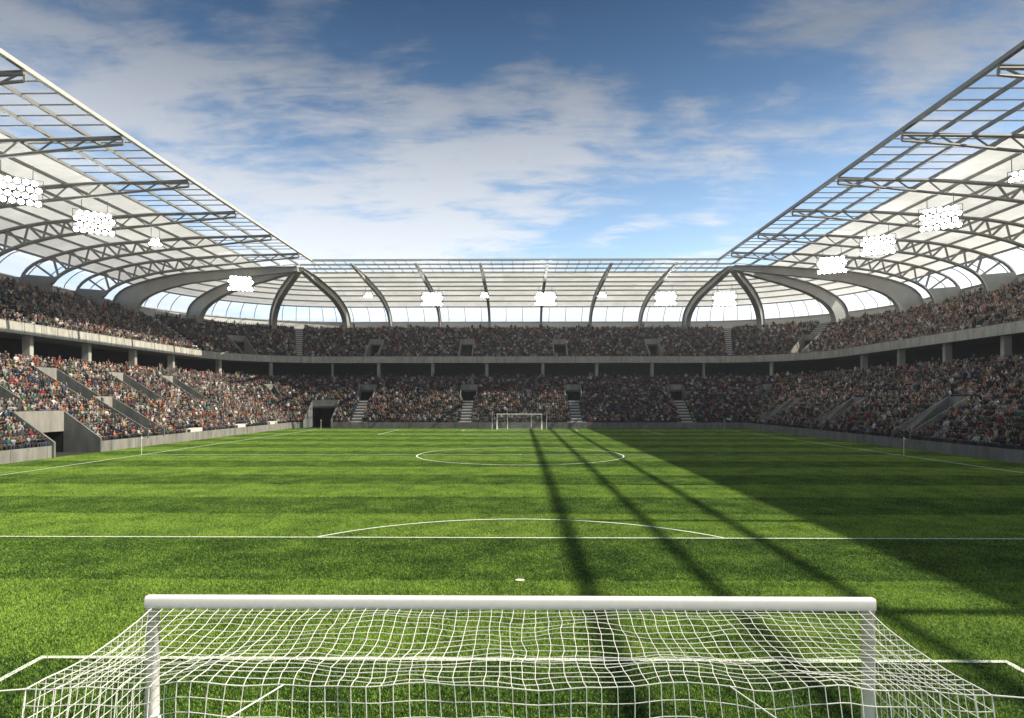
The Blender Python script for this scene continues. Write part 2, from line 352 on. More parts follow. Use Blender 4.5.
for sname, secs, lab in STANDS:
    root = thing('grandstand', lab, 'grandstand')
    mb = MB(); tier_mesh(mb, secs, ROWS_L, .8125, .5125, ('L', 'T'))
    sweep(mb, secs, [(13.0, 9.1), (22.0, 9.1)])
    mb.build('lower_tier', M['tread'], root)
    mb = MB(); tier_mesh(mb, secs, ROWS_U, .8133, .50, ('U',))
    sweep(mb, secs, [(28.4, 20.4), (31.2, 20.4)])
    mb.build('upper_tier', M['tread'], root)
    # front wall
    def skipT(sec, t): return any(s == sec and t0 <= t <= t1 and k == 'T' for (s, t0, t1, d0, d1, k) in OPEN)
    def wall_piece(ranges):
        mb = MB(); pr = [(-.12, 0), (-.12, 1.05), (.06, 1.05), (.06, .3)]
        for sec, a, b in ranges:
            sweep(mb, (sec,), pr, rr={sec: (a, b)}, step=4.0)
            if sec in (0, 2, 4):
                t = a+2
                while t < b: hx(mb, sec, t-.05, t+.05, -.15, -.12, 0, 1.04, 0, 1.04); t += 4
        mb.build('front_wall', M['front'], root)
    if sname == 'left': wall_piece([(0, YS, 48.7)]); wall_piece([(0, 54.7, CY)])
    elif sname == 'far': wall_piece([(1, 0, 90)]); wall_piece([(2, -33.2, 37.0), (3, 0, 90)])
    else: wall_piece([(4, YS, CY)])
    # fascia: core slab + facing panels
    mb = MB(); sweep(mb, secs, [(16.05, 12.4), (16.05, 13.55), (16.35, 13.55), (16.35, 12.9)])
    sweep(mb, secs, [(16.05, 12.4), (22.0, 12.4)])
    mb.build('balcony_slab', M['parapet'], root)
    mb = MB()
    for sec in secs:
        a, b = SECR[sec]; n = int((b-a)*arclen(sec, 16)/2.6); st = (b-a)/n; g = .03/arclen(sec, 16)
        for i in range(n):
            t0, t1 = a+i*st+g, a+(i+1)*st-g
            mb.hexa([p3(sec,t0,15.9,12.36),p3(sec,t1,15.9,12.36),p3(sec,t1,16.04,12.36),p3(sec,t0,16.04,12.36),
                     p3(sec,t0,15.9,13.62),p3(sec,t1,15.9,13.62),p3(sec,t1,16.04,13.62),p3(sec,t0,16.04,13.62)])
    mb.build('balcony_fascia', M['fascia'], root)
    mb = MB(); sweep(mb, secs, [(15.92, 13.625), (15.92, 13.70), (16.36, 13.70), (16.36, 13.56)]); mb.build('coping', M['concrete'], root)
    mb = MB(); sweep(mb, secs, [(21.8, 9.1), (21.8, 12.4)]); mb.build('concourse_wall', M['dark'], root)  # shade under the balcony is painted into this wall
    # outside wall
    mb = MB(); sweep(mb, secs, [(31.3, 0), (31.3, 20.0)]); mb.build('outer_wall', M['concrete'], root)
    # pillars
    pil = {0: [5.5, 17, 28, 38, 48.2, 58.6, 69, 79.4, 89.8, 100.5], 1: [24, 55], 2: [-38, -28.5, -17.6, -6.7, 4.6, 15.4, 26.5, 37.0], 3: [38],
           4: [7, 18, 29, 39, 49, 59.5, 70, 80.5, 91, 101.5]}
    for sec in secs:
        for t in pil[sec]:
            mb = MB(); w_ = .3/arclen(sec, 17.5)
            hx(mb, sec, t-w_, t+w_, 17.0, 17.9, 9.1, 12.4, 9.1, 12.4); 
            mb.build('pillar', M['fascia'], root)
    # vomitories
    for (sec, t0, t1, d0, d1, k) in OPEN:
        if sec not in secs: continue
        if k == 'T' and sec == 1: continue
        hf = low_h if k in 'LT' else up_h
        big_ = k == 'T'
        w_ = (.22 if big_ else .15)/arclen(sec, d1)
        zf = 0.02 if big_ else hf(d0) - .1
        T0, T1 = t0, t1
        par = 1.0 if big_ else .85
        for e in ((T0-w_, T0+.003), (T1-.003, T1+w_)):
            mb = MB()                                    # one flank wall
            dn = -.3 if big_ else (d0 - (1.0 if k == 'L' and d0 < 2 else .3))
            zt0 = hf(max(dn, 0))+(par if not big_ else .45)
            hx(mb, sec, e[0], e[1], dn, d1, max(zf-.4,0.0), zt0, max(zf-.4,0), hf(d1)+par)
            mb.build('tunnel_flank' if big_ else 'vomitory_flank', M['parapet'] if k != 'U' else M['concrete'], root)
        mb = MB()                                        # head wall
        hb = zf + (2.1 if k != 'T' else (2.0 if sec == 0 else 4.2))
        hb = min(hb, hf(d1)-.15)
        if k == 'U': hb = hf(d1)-.25
        hx(mb, sec, T0, T1, d1-.05, d1+.2, hb, hf(d1)+par+.01, hb, hf(d1)+par+.01)
        mb.build('tunnel_head' if big_ else 'vomitory_head', M['concrete'], root)
        mb = MB()                                        # passage: floor and walls, inner shade put into their colour
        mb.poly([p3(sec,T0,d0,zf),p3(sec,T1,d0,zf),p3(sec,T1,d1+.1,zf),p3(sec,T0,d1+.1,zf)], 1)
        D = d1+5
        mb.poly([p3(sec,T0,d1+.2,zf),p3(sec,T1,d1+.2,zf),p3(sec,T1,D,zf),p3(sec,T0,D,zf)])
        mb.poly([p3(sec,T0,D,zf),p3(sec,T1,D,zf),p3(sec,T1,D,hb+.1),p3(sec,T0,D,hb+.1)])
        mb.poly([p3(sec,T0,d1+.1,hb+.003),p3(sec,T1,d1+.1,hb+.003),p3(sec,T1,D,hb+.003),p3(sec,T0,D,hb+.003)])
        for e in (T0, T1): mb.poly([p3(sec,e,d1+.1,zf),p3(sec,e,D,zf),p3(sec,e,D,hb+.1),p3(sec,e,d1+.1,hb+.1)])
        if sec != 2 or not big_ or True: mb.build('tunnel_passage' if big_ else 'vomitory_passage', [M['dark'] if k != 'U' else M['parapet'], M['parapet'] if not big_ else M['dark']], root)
        if k == 'L' and d0 < 2:
            mb = MB()
            for i in range(4): hx(mb, sec, T0+.4, T1-.4, .81+i*.45, .81+(i+1)*.45-.02, zf, zf+.1+.18*i, zf, zf+.1+.18*i)
            hx(mb, sec, T0-.6, T1-.1, .07, .80, .9, .99, .9, .99)
            mb.build('stair', M['step'], root)
    for (sec, t0, t1, d0, d1, k) in STAIR:
        if sec not in secs: continue
        mb = MB(); hf = up_h if k == 'U' else low_h
        n = int((d1-d0)/.8125+.01)
        if k == 'P': hx(mb, sec, t0-1.0, t1+1.0, .07, .85, .95, 1.5, .95, 1.5); mb.build('stair', M['step'], root); continue
        for i in range(n):
            a = d0+i*.8125; z = hf(a)
            hx(mb, sec, t0, t1, a+.02, a+.83, z-.3, z+.30, z-.3, z+.30, 1)  # darker riser: shade between the steps put into the colour
            hx(mb, sec, t0-.02, t1+.02, a-.02, a+.80, z+.15, z+.33, z+.15, z+.33, 0)
        if k == 'L': hx(mb, sec, t0-.8, t1+.8, .07, .85, .95, 1.12, .95, 1.12)
        mb.build('stair', [M['step'], M['parapet']], root)

# ------------------------------------------------------------------ roof
TOPC = [(-5,28.0),(5.4,27.85),(8.7,27.6),(13,27.3),(18.4,26.9),(22,26.3),(24.5,25.7),(27,24.95),(29.0,24.1),(30.2,23.0),(30.75,21.8),(30.8,20.0)]
LOWC = [(-5,27.5),(0,27.08),(5.4,26.5),(10,26.1),(14.7,25.5),(17.5,25.15),(21.0,24.3),(23.6,23.4),(25.2,22.5),(26.2,21.5),(26.6,20.0)]
def interp(c, d):
    for (a, ha), (b, hb) in zip(c[:-1], c[1:]):
        if a <= d <= b: return ha + (hb-ha)*(d-a)/(b-a)
    return c[-1][1]
def resample(c, n):
    L_ = [0]
    for a, b in zip(c[:-1], c[1:]): L_.append(L_[-1]+math.dist(a, b))
    out = []
    for i in range(n+1):
        s = L_[-1]*i/n
        for j in range(len(L_)-1):
            if L_[j+1] >= s-1e-9:
                f = (s-L_[j])/(L_[j+1]-L_[j]); out.append((c[j][0]+(c[j+1][0]-c[j][0])*f, c[j][1]+(c[j+1][1]-c[j][1])*f)); break
    return out
def smooth(c, n=60):
    q = resample(c, n)
    for _ in range(6): q = [q[0]]+[((a[0]+2*b[0]+e[0])/4, (a[1]+2*b[1]+e[1])/4) for a, b, e in zip(q[:-2], q[1:-1], q[2:])]+[q[-1]]
    return q
TOPS = smooth(TOPC, 80); LOWS = smooth(LOWC, 80)
def truss(sec, t, root):
    F = lambda d, h: Vector(p3(sec, t, d, h, PR))
    mb = MB()
    tt = TOPS[::2]; mb.tube([F(d, h) for d, h in tt], [.15+.08*min(1, 3*i/len(tt)) for i in range(len(tt))], 6)
    mb.beam(F(-5, 27.97), F(-5, 27.5), .16, .16)
    mb.beam(F(-5, 28.2), F(13, 27.52), .28, .08)  # flat flange added to widen the truss shadow on the pitch
    lp = LOWS[::2]; mb.tube([F(d, h) for d, h in lp], [.12+.15*i/len(lp) for i in range(len(lp))], 6)
    # solid foot
    foot_t = [q for q in TOPS if q[0] > 30.0 and q[1] < 22.9]; foot_l = [q for q in LOWS if q[1] < 22.2 and q[0] > 25]
    A = [F(30.0,22.9)]+[F(*q) for q in foot_t]; B = [F(25.4,22.4)]+[F(*q) for q in foot_l]
    n = 8; fa = resample([(30.3,22.7),(30.75,21.7),(30.8,20.0)], n); fb = resample([(25.35,22.3),(26.25,21.3),(26.6,20.0)], n)
    off = Vector((0,.22,0))
    for i in range(n):
        a0, a1, b0, b1 = F(*fa[i]), F(*fa[i+1]), F(*fb[i]), F(*fb[i+1])
        mb.hexa([b1-off, a1-off, a1+off, b1+off, b0-off, a0-off, a0+off, b0+off])
    tr = mb.build('truss', M['steel'], root)
    web = MB()
    ds = [-4.6,-3.2,-1.8,-.4,1.1,2.7,4.3,6.0,7.8,9.6,11.5,13.5,15.6,17.8,20.2,22.8,25.4]
    up = True; prev = None
    for i, d in enumerate(ds):
        if d < 13:
            p = F(d, interp(TOPC, d)) if up else F(d, interp(LOWC, d)); up = not up
            if prev is not None: web.beam(prev, p, .12, .12)
            prev = p
        else:                                        # deep end: post then diagonal
            lo = min(d*.93+.2, 24.4); a = F(d+ .6, interp(TOPC, d+.6)); b = F(lo, interp(LOWC, lo))
            if prev is not None: web.beam(prev, b if up or True else a, .17, .2)
            web.beam(b, a, .2, .26); prev = a
    web.beam(F(26.0, interp(TOPC, 26)), F(25.2, 22.5), .2, .26); web.beam(F(28.6, 24.2), F(25.5, 22.0), .2, .26)
    web.build('truss_web', M['steel'], tr)
    return tr
def rib(sec, t, root, d0, w=.4, deep=1.0):
    F = lambda d, h: Vector(p3(sec, t, d, h, PR))
    mb = MB(); n = 34
    a = Vector(p3(sec, t, 10, 0, PR)); b = Vector(p3(sec, t, 20, 0, PR)); out = (b-a).normalized(); side = Vector((-out.y, out.x, 0))
    ft = resample([q for q in TOPS if q[0] >= d0], n); 
    LL = [q for q in LOWS if q[0] >= d0]
    if deep < 1:
        LL = [(q[0] + (30.8-26.6)*(1-deep)*min(1,max(0,(q[0]-8)/16)), q[1]) for q in LL]
        LL = [(q[0], q[1] + (1-deep)*(.9 + .5*min(1,max(0,(q[0]-8)/12)))) for q in LL[:-1]] + [(LL[-1][0], 20.0)]
    fl = resample(LL, n)
    for i in range(n):
        a0, a1, b0, b1 = F(*ft[i]), F(*ft[i+1]), F(*fl[i]), F(*fl[i+1]); o = side*w*.3
        mb.hexa([b0-o, b1-o, b1+o, b0+o, a0-o, a1-o, a1+o, a0+o])
        f = side*w; tn = Vector((0,0,.06))
        for (p, q) in ((a0, a1), (b0, b1)):
            nn = (q-p).normalized().cross(side)*.05
            mb.hexa([p-f-nn, q-f-nn, q+f-nn, p+f-nn, p-f+nn, q-f+nn, q+f+nn, p+f+nn])
    return mb.build('rib', M['rib'], root)
ROOFD = [-4.85,-1.7,1.6,5.0,8.5,12.0,15.4,18.7,21.9,24.9,27.5]
def rz(d): return interp(TOPC, d) + .62
PANEL = [(5.0, rz(5)), (8.5, rz(8.5)), (12, rz(12)), (15.4, rz(15.4)), (18.7, rz(18.7)), (21.9, rz(21.9)), (24.9, rz(24.9)), (27.5, rz(27.5))]
GLAZE = [(27.5, rz(27.5)), (28.9, 24.85), (30.1, 24.0), (30.9, 23.1), (31.15, 22.3)]
ROOFS = [('left', (0,), 'arched steel roof with translucent panels over the left grandstand'),
         ('far', (1, 2, 3), 'curved roof over the far end stand behind the row of floodlights'),
         ('right', (4,), 'arched steel truss roof over the shaded right grandstand')]
TY = [CAMY + 11.5*k for k in range(0, 10)]
FX = [-28.5, -17.6, -6.7, 4.6, 15.4, 26.3]
for sname, secs, lab in ROOFS:
    root = thing('stadium_roof', lab, 'roof', (0, 0, 0))
    mb = MB(); sweep(mb, secs, PANEL, PR, SECRR, step=3.0); mb.build('roof_panels', M['panel'], root)
    mb = MB(); sweep(mb, secs, [(-4.9, 28.56), (5.0, rz(5))], PR, SECRR); mb.build('clear_glazing', M['glass'], root)
    mb = MB(); sweep(mb, secs, GLAZE, PR, SECRR); mb.build('rear_glazing', M['frost'], root)
    mb = MB(); sweep(mb, secs, [(31.16, 22.3), (31.2, 19.9)], PR, SECRR); mb.build('rear_wall', M['wallpanel'], root)
    # eave beam
    mb = MB(); sweep(mb, secs, [(-5.12,28.28),(-5.12,28.6),(-4.76,28.6),(-4.76,28.28)], PR, SECRR, closed=True)
    mb.build('eave_beam', M['tube'] if sname != 'right' else M['steel'], root)
    for d in ROOFD[1:]:
        mb = MB(); h = rz(d) - .06; ww = .13 if d < 6 else .11; hh = .28 if d < 6 else .28
        sweep(mb, secs, [(d-ww,h-hh),(d-ww,h),(d+ww,h),(d+ww,h-hh)], PR, SECRR, closed=True)
        mb.build('purlin', M['steel'] if sname != 'far' else M['tube'], root)
    mb = MB(); sweep(mb, secs, [(31.0,22.2),(31.0,22.4),(31.25,22.4),(31.25,22.2)], PR, SECRR, closed=True)
    mb.build('purlin', M['steel'] if sname != 'far' else M['tube'], root)
    for sec in secs:
        if sec in (0, 4): ts = [y + 11.5*j/6 for y in TY[:-1] for j in range(1, 6)] + [TY[-1]+1.9, TY[-1]+3.8, TY[-1]+5.4]
        elif sec == 2: ts = [x + 10.9*j/6 for x in [-38.9]+FX for j in range(1, 6)]
        else: ts = [15, 45, 75]
        for t in ts:
            lo = -4.8 if sec in (0, 2, 4) else -1.8
            mb = MB(); mb.beam(p3(sec,t,lo,28.42,PR), p3(sec,t,5,rz(5)-.1,PR), .07, .1); mb.build('glazing_bar', M['steel'], root)
        # glazing mullions
        tm = ts if sec in (1,3) else ts[::2]
        if sec in (1, 3): tm = [5,10,15,20,25,35,40,45,50,55,65,70,75,80,85]
        for t in tm:
            mb = MB()
            for (a, ha), (b, hb) in zip(GLAZE[:-1], GLAZE[1:]): mb.beam(p3(sec,t,a,ha-.05,PR), p3(sec,t,b,hb-.05,PR), .1, .1)
            mb.build('mullion', M['steel'], root)
    for sec in secs:
        if sec in (0, 4):
            for y in TY: truss(sec, y, root)
        elif sec == 2:
            for x in FX: rib(2, x, root, -4.7, .22, .55)
            rib(2, -38.0, root, -1.9, .5, .8); rib(2, 36.2, root, -1.9, .5, .8)
        elif sec == 1:
            for a in (0.5, 31, 61): rib(1, a, root, -1.9, .5)
        else:
            for a in (89.5, 59, 29): rib(3, a, root, -1.9, .5)

# ------------------------------------------------------------------ floodlights
def flood(cols, rows, rad):  # bank sized and staggered so its lamps also fill out their glare
    r = thing('floodlight_bank', 'floodlight', 'floodlight')
    W, H = cols*rad*2.3, rows*rad*2.1
    mb = MB()
    for j in range(rows+1): mb.beam((-W/2,.12,-j*H/rows), (W/2,.12,-j*H/rows), .06, .06)
    for i in (0, cols): mb.beam((-W/2+i*W/cols,.12,0), (-W/2+i*W/cols,.12,-H), .06, .06)
    for x in (-W*.3, W*.3): mb.beam((x,.12,0), (x,.12,1.3), .07, .07)
    mb.build('frame', M['steel'], r)
    m1 = None
    for j in range(rows):
        nc = cols - (1 if (j % 2 == 0) else 0) - (1 if rows > 3 and j in (0, rows-1) and 0 else 0)
        for i in range(nc):
            loc = ((i-(nc-1)/2)*W/cols, 0, -(j+.5)*H/rows)
            if m1 is None:
                hb = MB(); lb = MB(); n = 14
                ring = lambda y, q: [(q*math.cos(2*PI*k/n), y, q*math.sin(2*PI*k/n)) for k in range(n)]
                A, B, Cc = ring(-.06, rad), ring(.10, rad*.8), ring(.3, rad*.35)
                for k in range(n):
                    k2 = (k+1) % n; hb.poly([A[k],A[k2],B[k2],B[k]]); hb.poly([B[k],B[k2],Cc[k2],Cc[k]])
                hb.poly(Cc); lb.poly(list(reversed(ring(-.03, rad*.84))))
                m1 = hb.build('lamp', M['housing'], r); m1.location = loc
                e = lb.build('lens', M['lamp'], m1)
            else:
                c = m1.copy(); COL.objects.link(c); c.parent = r; c.location = loc
                e2 = e.copy(); COL.objects.link(e2); e2.parent = c
    return r
bigF = flood(6, 4, .29); smallF = flood(3, 2, .23)
used = set()
def put_flood(proto, loc, aim, lab, grp):
    o = proto if proto.name not in used else copy_tree(proto)
    used.add(proto.name); used.add(o.name)
    o.location = loc; v = Vector(aim) - Vector(loc)
    o.rotation_euler = (v.normalized().to_track_quat('-Y', 'Z')).to_euler()
    o['label'] = lab; o['group'] = grp
s_ = [60.3, 71.4, 83.4, 109.0]
nm = ['big lit floodlight bank under the left roof, nearest to the frame edge', 'big lit floodlight bank under the left roof, second from the near end',
      'small lit floodlight bank hanging under the left roof between two bigger ones', 'big lit floodlight bank at the far left corner of the roofs']
for dp, lb, big_ in zip(s_, nm, (1,1,0,1)):
    put_flood(bigF if big_ else smallF, (-46.6, dp+CAMY, 25.6), (0, 0, 3), lb, 'floodlights under the left roof')
nm = ['big lit floodlight bank nearest the corner under the right roof', 'big lit floodlight bank under the right roof, second from the far corner',
      'big lit floodlight bank under the right roof, third from the far corner', 'small lit floodlight bank under the right roof at the frame edge']
for dp, lb, big_ in zip((96, 83.8, 71.4, 60.3), nm, (1,1,1,0)):
    put_flood(bigF if big_ else smallF, (45.3, dp+CAMY, 25.8), (0, 0, 3), lb, 'floodlights under the right roof')
ordn = ['first','second','third','fourth','fifth','sixth','seventh']
for i, (x, big_) in enumerate(zip((-28.2,-16.3,-6.6,4.7,15.2,26.9,35.2), (0,1,0,1,0,1,1))):
    put_flood(bigF if big_ else smallF, (x, 114.8, 24.9) if i < 6 else (x, 106.5, 23.6), (0, 20, 3), '%s lit floodlight bank, %s from the left above the far end stand' % ('big' if big_ else 'small', ordn[i]), 'floodlights along the far roof')

# ------------------------------------------------------------------ ground, pitch, lines
mb = MB(); mb.poly([(-900,-600,-.06),(900,-600,-.06),(900,1200,-.06),(-900,1200,-.06)]); tag(mb.build('ground', M['ground']), kind='structure')
mb = MB(); mb.poly([(-40,-24,0),(39.5,-24,0),(39.5,108,0),(-40,108,0)]); tag(mb.build('pitch', M['turf']), kind='structure')
LW = .12; ZL = .030
mb = MB()
zl = lambda y: .032 + .022*min(1, max(0, y-8)/25)
def ln(x0, x1, y0, y1):
    # a strip chopped into short quads with faintly uneven edges
    if x1-x0 > y1-y0:
        n = max(1, int((x1-x0)/.25)); pr = None
        for i in range(n+1):
            x = x0+(x1-x0)*i/n; j = .012*noise.noise((x*3, y0, 1)); k = .012*noise.noise((x*3, y0, 9))
            cur = ((x, y0+j, zl(y0)), (x, y1+k, zl(y0)))
            if pr: mb.poly([pr[0], cur[0], cur[1], pr[1]])
            pr = cur
    else:
        n = max(1, int((y1-y0)/.25)); pr = None
        for i in range(n+1):
            y = y0+(y1-y0)*i/n; j = .012*noise.noise((x0, y*3, 1)); k = .012*noise.noise((x0, y*3, 9))
            cur = ((x0+j, y, zl(y)+.001), (x1+k, y, zl(y)+.001))
            if pr: mb.poly([pr[0], pr[1], cur[1], cur[0]])
            pr = cur
def arc(cx_, cy_, r, a0, a1, n=160):
    for i in range(n):
        a, b = a0+(a1-a0)*i/n, a0+(a1-a0)*(i+1)/n; ZL = zl(cy_+r*math.sin(a))+.002
        mb.poly([(cx_+(r-LW/2)*math.cos(a), cy_+(r-LW/2)*math.sin(a), ZL), (cx_+(r+LW/2)*math.cos(a), cy_+(r+LW/2)*math.sin(a), ZL),
                 (cx_+(r+LW/2)*math.cos(b), cy_+(r+LW/2)*math.sin(b), ZL), (cx_+(r-LW/2)*math.cos(b), cy_+(r-LW/2)*math.sin(b), ZL)])
XW, YL, YM = 33.9, 102.2, 51.8; h = LW/2
for s in (-1, 1): ln(s*XW-h, s*XW+h, 0, YL)
for y in (0, YL, YM): ln(-XW+h+.002, XW-h-.002, y-h, y+h)
for y0, sg in ((0, 1), (YL, -1)):
    for dpt, hw in ((16.5, 20.16), (5.5, 9.16)):
        ya, yb = sorted((y0+sg*h*1.02, y0+sg*(dpt-h)))
        for s in (-1, 1): ln(s*hw-h, s*hw+h, ya, yb)
        yc = y0+sg*dpt; ln(-hw-h, hw+h, yc-h, yc+h)
    ys = y0+sg*11; a = math.acos(5.56/9.15)
    mb.poly([(.13*math.cos(2*PI*k/20), ys+.12*math.sin(2*PI*k/20), zl(ys)) for k in range(20)])
    arc(0, ys, 9.15, sg*PI/2-a, sg*PI/2+a, 80)
arc(0, YM, 9.15, 0, 2*PI)
mb.poly([(.12*math.cos(2*PI*k/16), YM+.3+.0*k+.12*math.sin(2*PI*k/16), zl(YM)+.003) for k in range(16)])
tag(mb.build('pitch_markings', M['line']), kind='structure')

# grass: realised patch of blades instanced over the pitch
def grass():
    me = bpy.data.meshes.new('grass'); S = 1.6
    xs = np.arange(-40+S/2, 39.5, S); ys = np.arange(-2+S/2, 108, S)
    pts = [(x, y, 0) for y in ys for x in xs if abs(x) < (y+9)*.86+5]
    me.from_pydata([(p[0], p[1], 0) for p in pts], [], []); me.materials.append(M['grass'])
    o = bpy.data.objects.new('grass', me); COL.objects.link(o)
    ng = bpy.data.node_groups.new('grass_nodes', 'GeometryNodeTree')
    ng.interface.new_socket('Geometry', in_out='INPUT', socket_type='NodeSocketGeometry')
    ng.interface.new_socket('Geometry', in_out='OUTPUT', socket_type='NodeSocketGeometry')
    N = ng.nodes; L = ng.links; gi = N.new('NodeGroupInput'); go = N.new('NodeGroupOutput')
    # blade
    bl = N.new('GeometryNodeMeshGrid'); bl.inputs['Size X'].default_value = .012; bl.inputs['Size Y'].default_value = .042
    bl.inputs['Vertices X'].default_value = 2; bl.inputs['Vertices Y'].default_value = 3
    # bend + taper: stand upright
    pos = N.new('GeometryNodeInputPosition'); sp = N.new('ShaderNodeSeparateXYZ'); L.new(pos.outputs[0], sp.inputs[0])
    def mth(op, a, b=None):
        n = N.new('ShaderNodeMath'); n.operation = op
        for i, q in enumerate((a, b)):
            if q is None: continue
            if isinstance(q, (int, float)): n.inputs[i].default_value = q
            else: L.new(q, n.inputs[i])
        return n.outputs[0]
    hgt = mth('ADD', sp.outputs['Y'], .021)
    tp = mth('SUBTRACT', 1.0, mth('MULTIPLY', hgt, 17.0))
    cb = N.new('ShaderNodeCombineXYZ'); L.new(mth('MULTIPLY', sp.outputs['X'], tp), cb.inputs[0]); L.new(mth('MULTIPLY', mth('MULTIPLY', hgt, hgt), 9.0), cb.inputs[1]); L.new(hgt, cb.inputs[2])
    stp = N.new('GeometryNodeSetPosition'); L.new(bl.outputs[0], stp.inputs[0]); L.new(cb.outputs[0], stp.inputs['Position'])
    sm = N.new('GeometryNodeSetMaterial'); sm.inputs['Material'].default_value = M['grass']; L.new(stp.outputs[0], sm.inputs[0])
    pg = N.new('GeometryNodeMeshGrid'); pg.inputs['Size X'].default_value = S; pg.inputs['Size Y'].default_value = S; pg.inputs['Vertices X'].default_value = 2; pg.inputs['Vertices Y'].default_value = 2
    dp = N.new('GeometryNodeDistributePointsOnFaces'); dp.inputs['Density'].default_value = 3200; L.new(pg.outputs[0], dp.inputs[0])
    rv = N.new('FunctionNodeRandomValue'); rv.data_type = 'FLOAT_VECTOR'; rv.inputs[0].default_value = (-.5,-.5,0); rv.inputs[1].default_value = (.5,.5,6.283)
    sv = N.new('FunctionNodeRandomValue'); sv.data_type = 'FLOAT'; sv.inputs[2].default_value = .4; sv.inputs[3].default_value = 1.35
    ip = N.new('GeometryNodeInstanceOnPoints'); L.new(dp.outputs[0], ip.inputs['Points']); L.new(sm.outputs[0], ip.inputs['Instance'])
    L.new(rv.outputs[0], ip.inputs['Rotation']); L.new(sv.outputs[1], ip.inputs['Scale'])
    rl = N.new('GeometryNodeRealizeInstances'); L.new(ip.outputs[0], rl.inputs[0])
    i2 = N.new('GeometryNodeInstanceOnPoints'); L.new(gi.outputs[0], i2.inputs['Points']); L.new(rl.outputs[0], i2.inputs['Instance'])
    r4 = N.new('FunctionNodeRandomValue'); r4.data_type = 'INT'; r4.inputs[4].default_value = 0; r4.inputs[5].default_value = 3
    cz = N.new('ShaderNodeCombineXYZ'); L.new(mth('MULTIPLY', r4.outputs[2], PI/2), cz.inputs[2]); L.new(cz.outputs[0], i2.inputs['Rotation'])
    L.new(i2.outputs[0], go.inputs[0])
    md = o.modifiers.new('blades', 'NODES'); md.node_group = ng
    tag(o, 'short mown green turf of the football pitch', 'grass', kind='stuff')
grass()

# ------------------------------------------------------------------ goals
GW, GH, GD = 7.60, 2.92, 1.97
def net_mesh():
    mb = MB(); st = .118; hw = GW/2-.08; zt = GH-.15; rr = .0035
    nx = int(round(2*hw/st)); nd = int(round(GD/st)); nz = int(round(zt/st))
    nf = lambda x, y, z, a: Vector((noise.noise((x*.9+3, y*.9, z*.9+7)), noise.noise((x*.9+13, y*.9+5, z*.9)), noise.noise((x*.8, y*1.1+31, z*.9))))*a
    def top(u, v):                                     # u 0..1 across, v 0 bar .. 1 back
        x = -hw+2*hw*u; sag = .30*math.sin(PI*v)*(math.sin(PI*u)**.5 if 0<u<1 else 0) + .05*v
        bow = .10*math.sin(PI*u)*v
        x *= 1-.035*v; sag += .34*math.sin(PI*v)**1.0*(1-min(1, 6*min(u,1-u))); p = Vector((x, -GD*v+bow, zt - sag*.20 + .02 + .015*v)); e = min(1, 6*v)*min(1, 5*min(u, 1-u)+.25)
        n_ = nf(x*1.3, v*2.6, 0, .075*e) + nf(x*4, v*8, 3, .03*e); n_.z *= .85; n_.z += .05*v*noise.noise((x*1.9, 2, 8)); n_.y += .08*v*noise.noise((x*1.5, 5, 2))
        return p+n_
    def back(u, w):
        p = top(u, 1.0).copy(); x = p.x
        q = Vector((x, p.y - .12*math.sin(PI*w), p.z*(1-w)+.03*w)); e = min(1, 4*w)
        return q + nf(x*1.3, w*3, 5, .12*e) + nf(x*4, w*12, 3, .03*e)
    def side(s, v, w):
        p = top(0 if s < 0 else 1, v); q = Vector((p.x + s*.10*math.sin(PI*w), p.y, p.z*(1-w)+.03*w)); e = min(1, 4*w)*min(1, 4*v)*min(1, 4*(1-v)+.2)
        return q + nf(v*3+s, w*3, 11, .09*e)
    for i in range(nx+1): mb.tube([top(i/nx, j/nd) for j in range(nd+1)], rr, 4, caps=False)
    for j in range(1, nd+1): mb.tube([top(i/nx, j/nd) for i in range(nx+1)], rr*(1.25 if j == nd else 1), 4, caps=False)
    for i in range(nx+1): mb.tube([back(i/nx, j/nz) for j in range(nz+1)], rr, 4, caps=False)
    for j in range(1, nz+1): mb.tube([back(i/nx, j/nz) for i in range(nx+1)], rr, 4, caps=False)
    for s in (-1, 1):
        for i in range(nd+1): mb.tube([side(s, i/nd, j/nz) for j in range(nz+1)], rr*(1.5 if i in (0, nd) else 1), 4, caps=False)
        for j in range(0, nz+1): mb.tube([side(s, i/nd, j/nz) for i in range(nd+1)], rr*(1.5 if j == 0 else 1), 4, caps=False)
    return mb, top
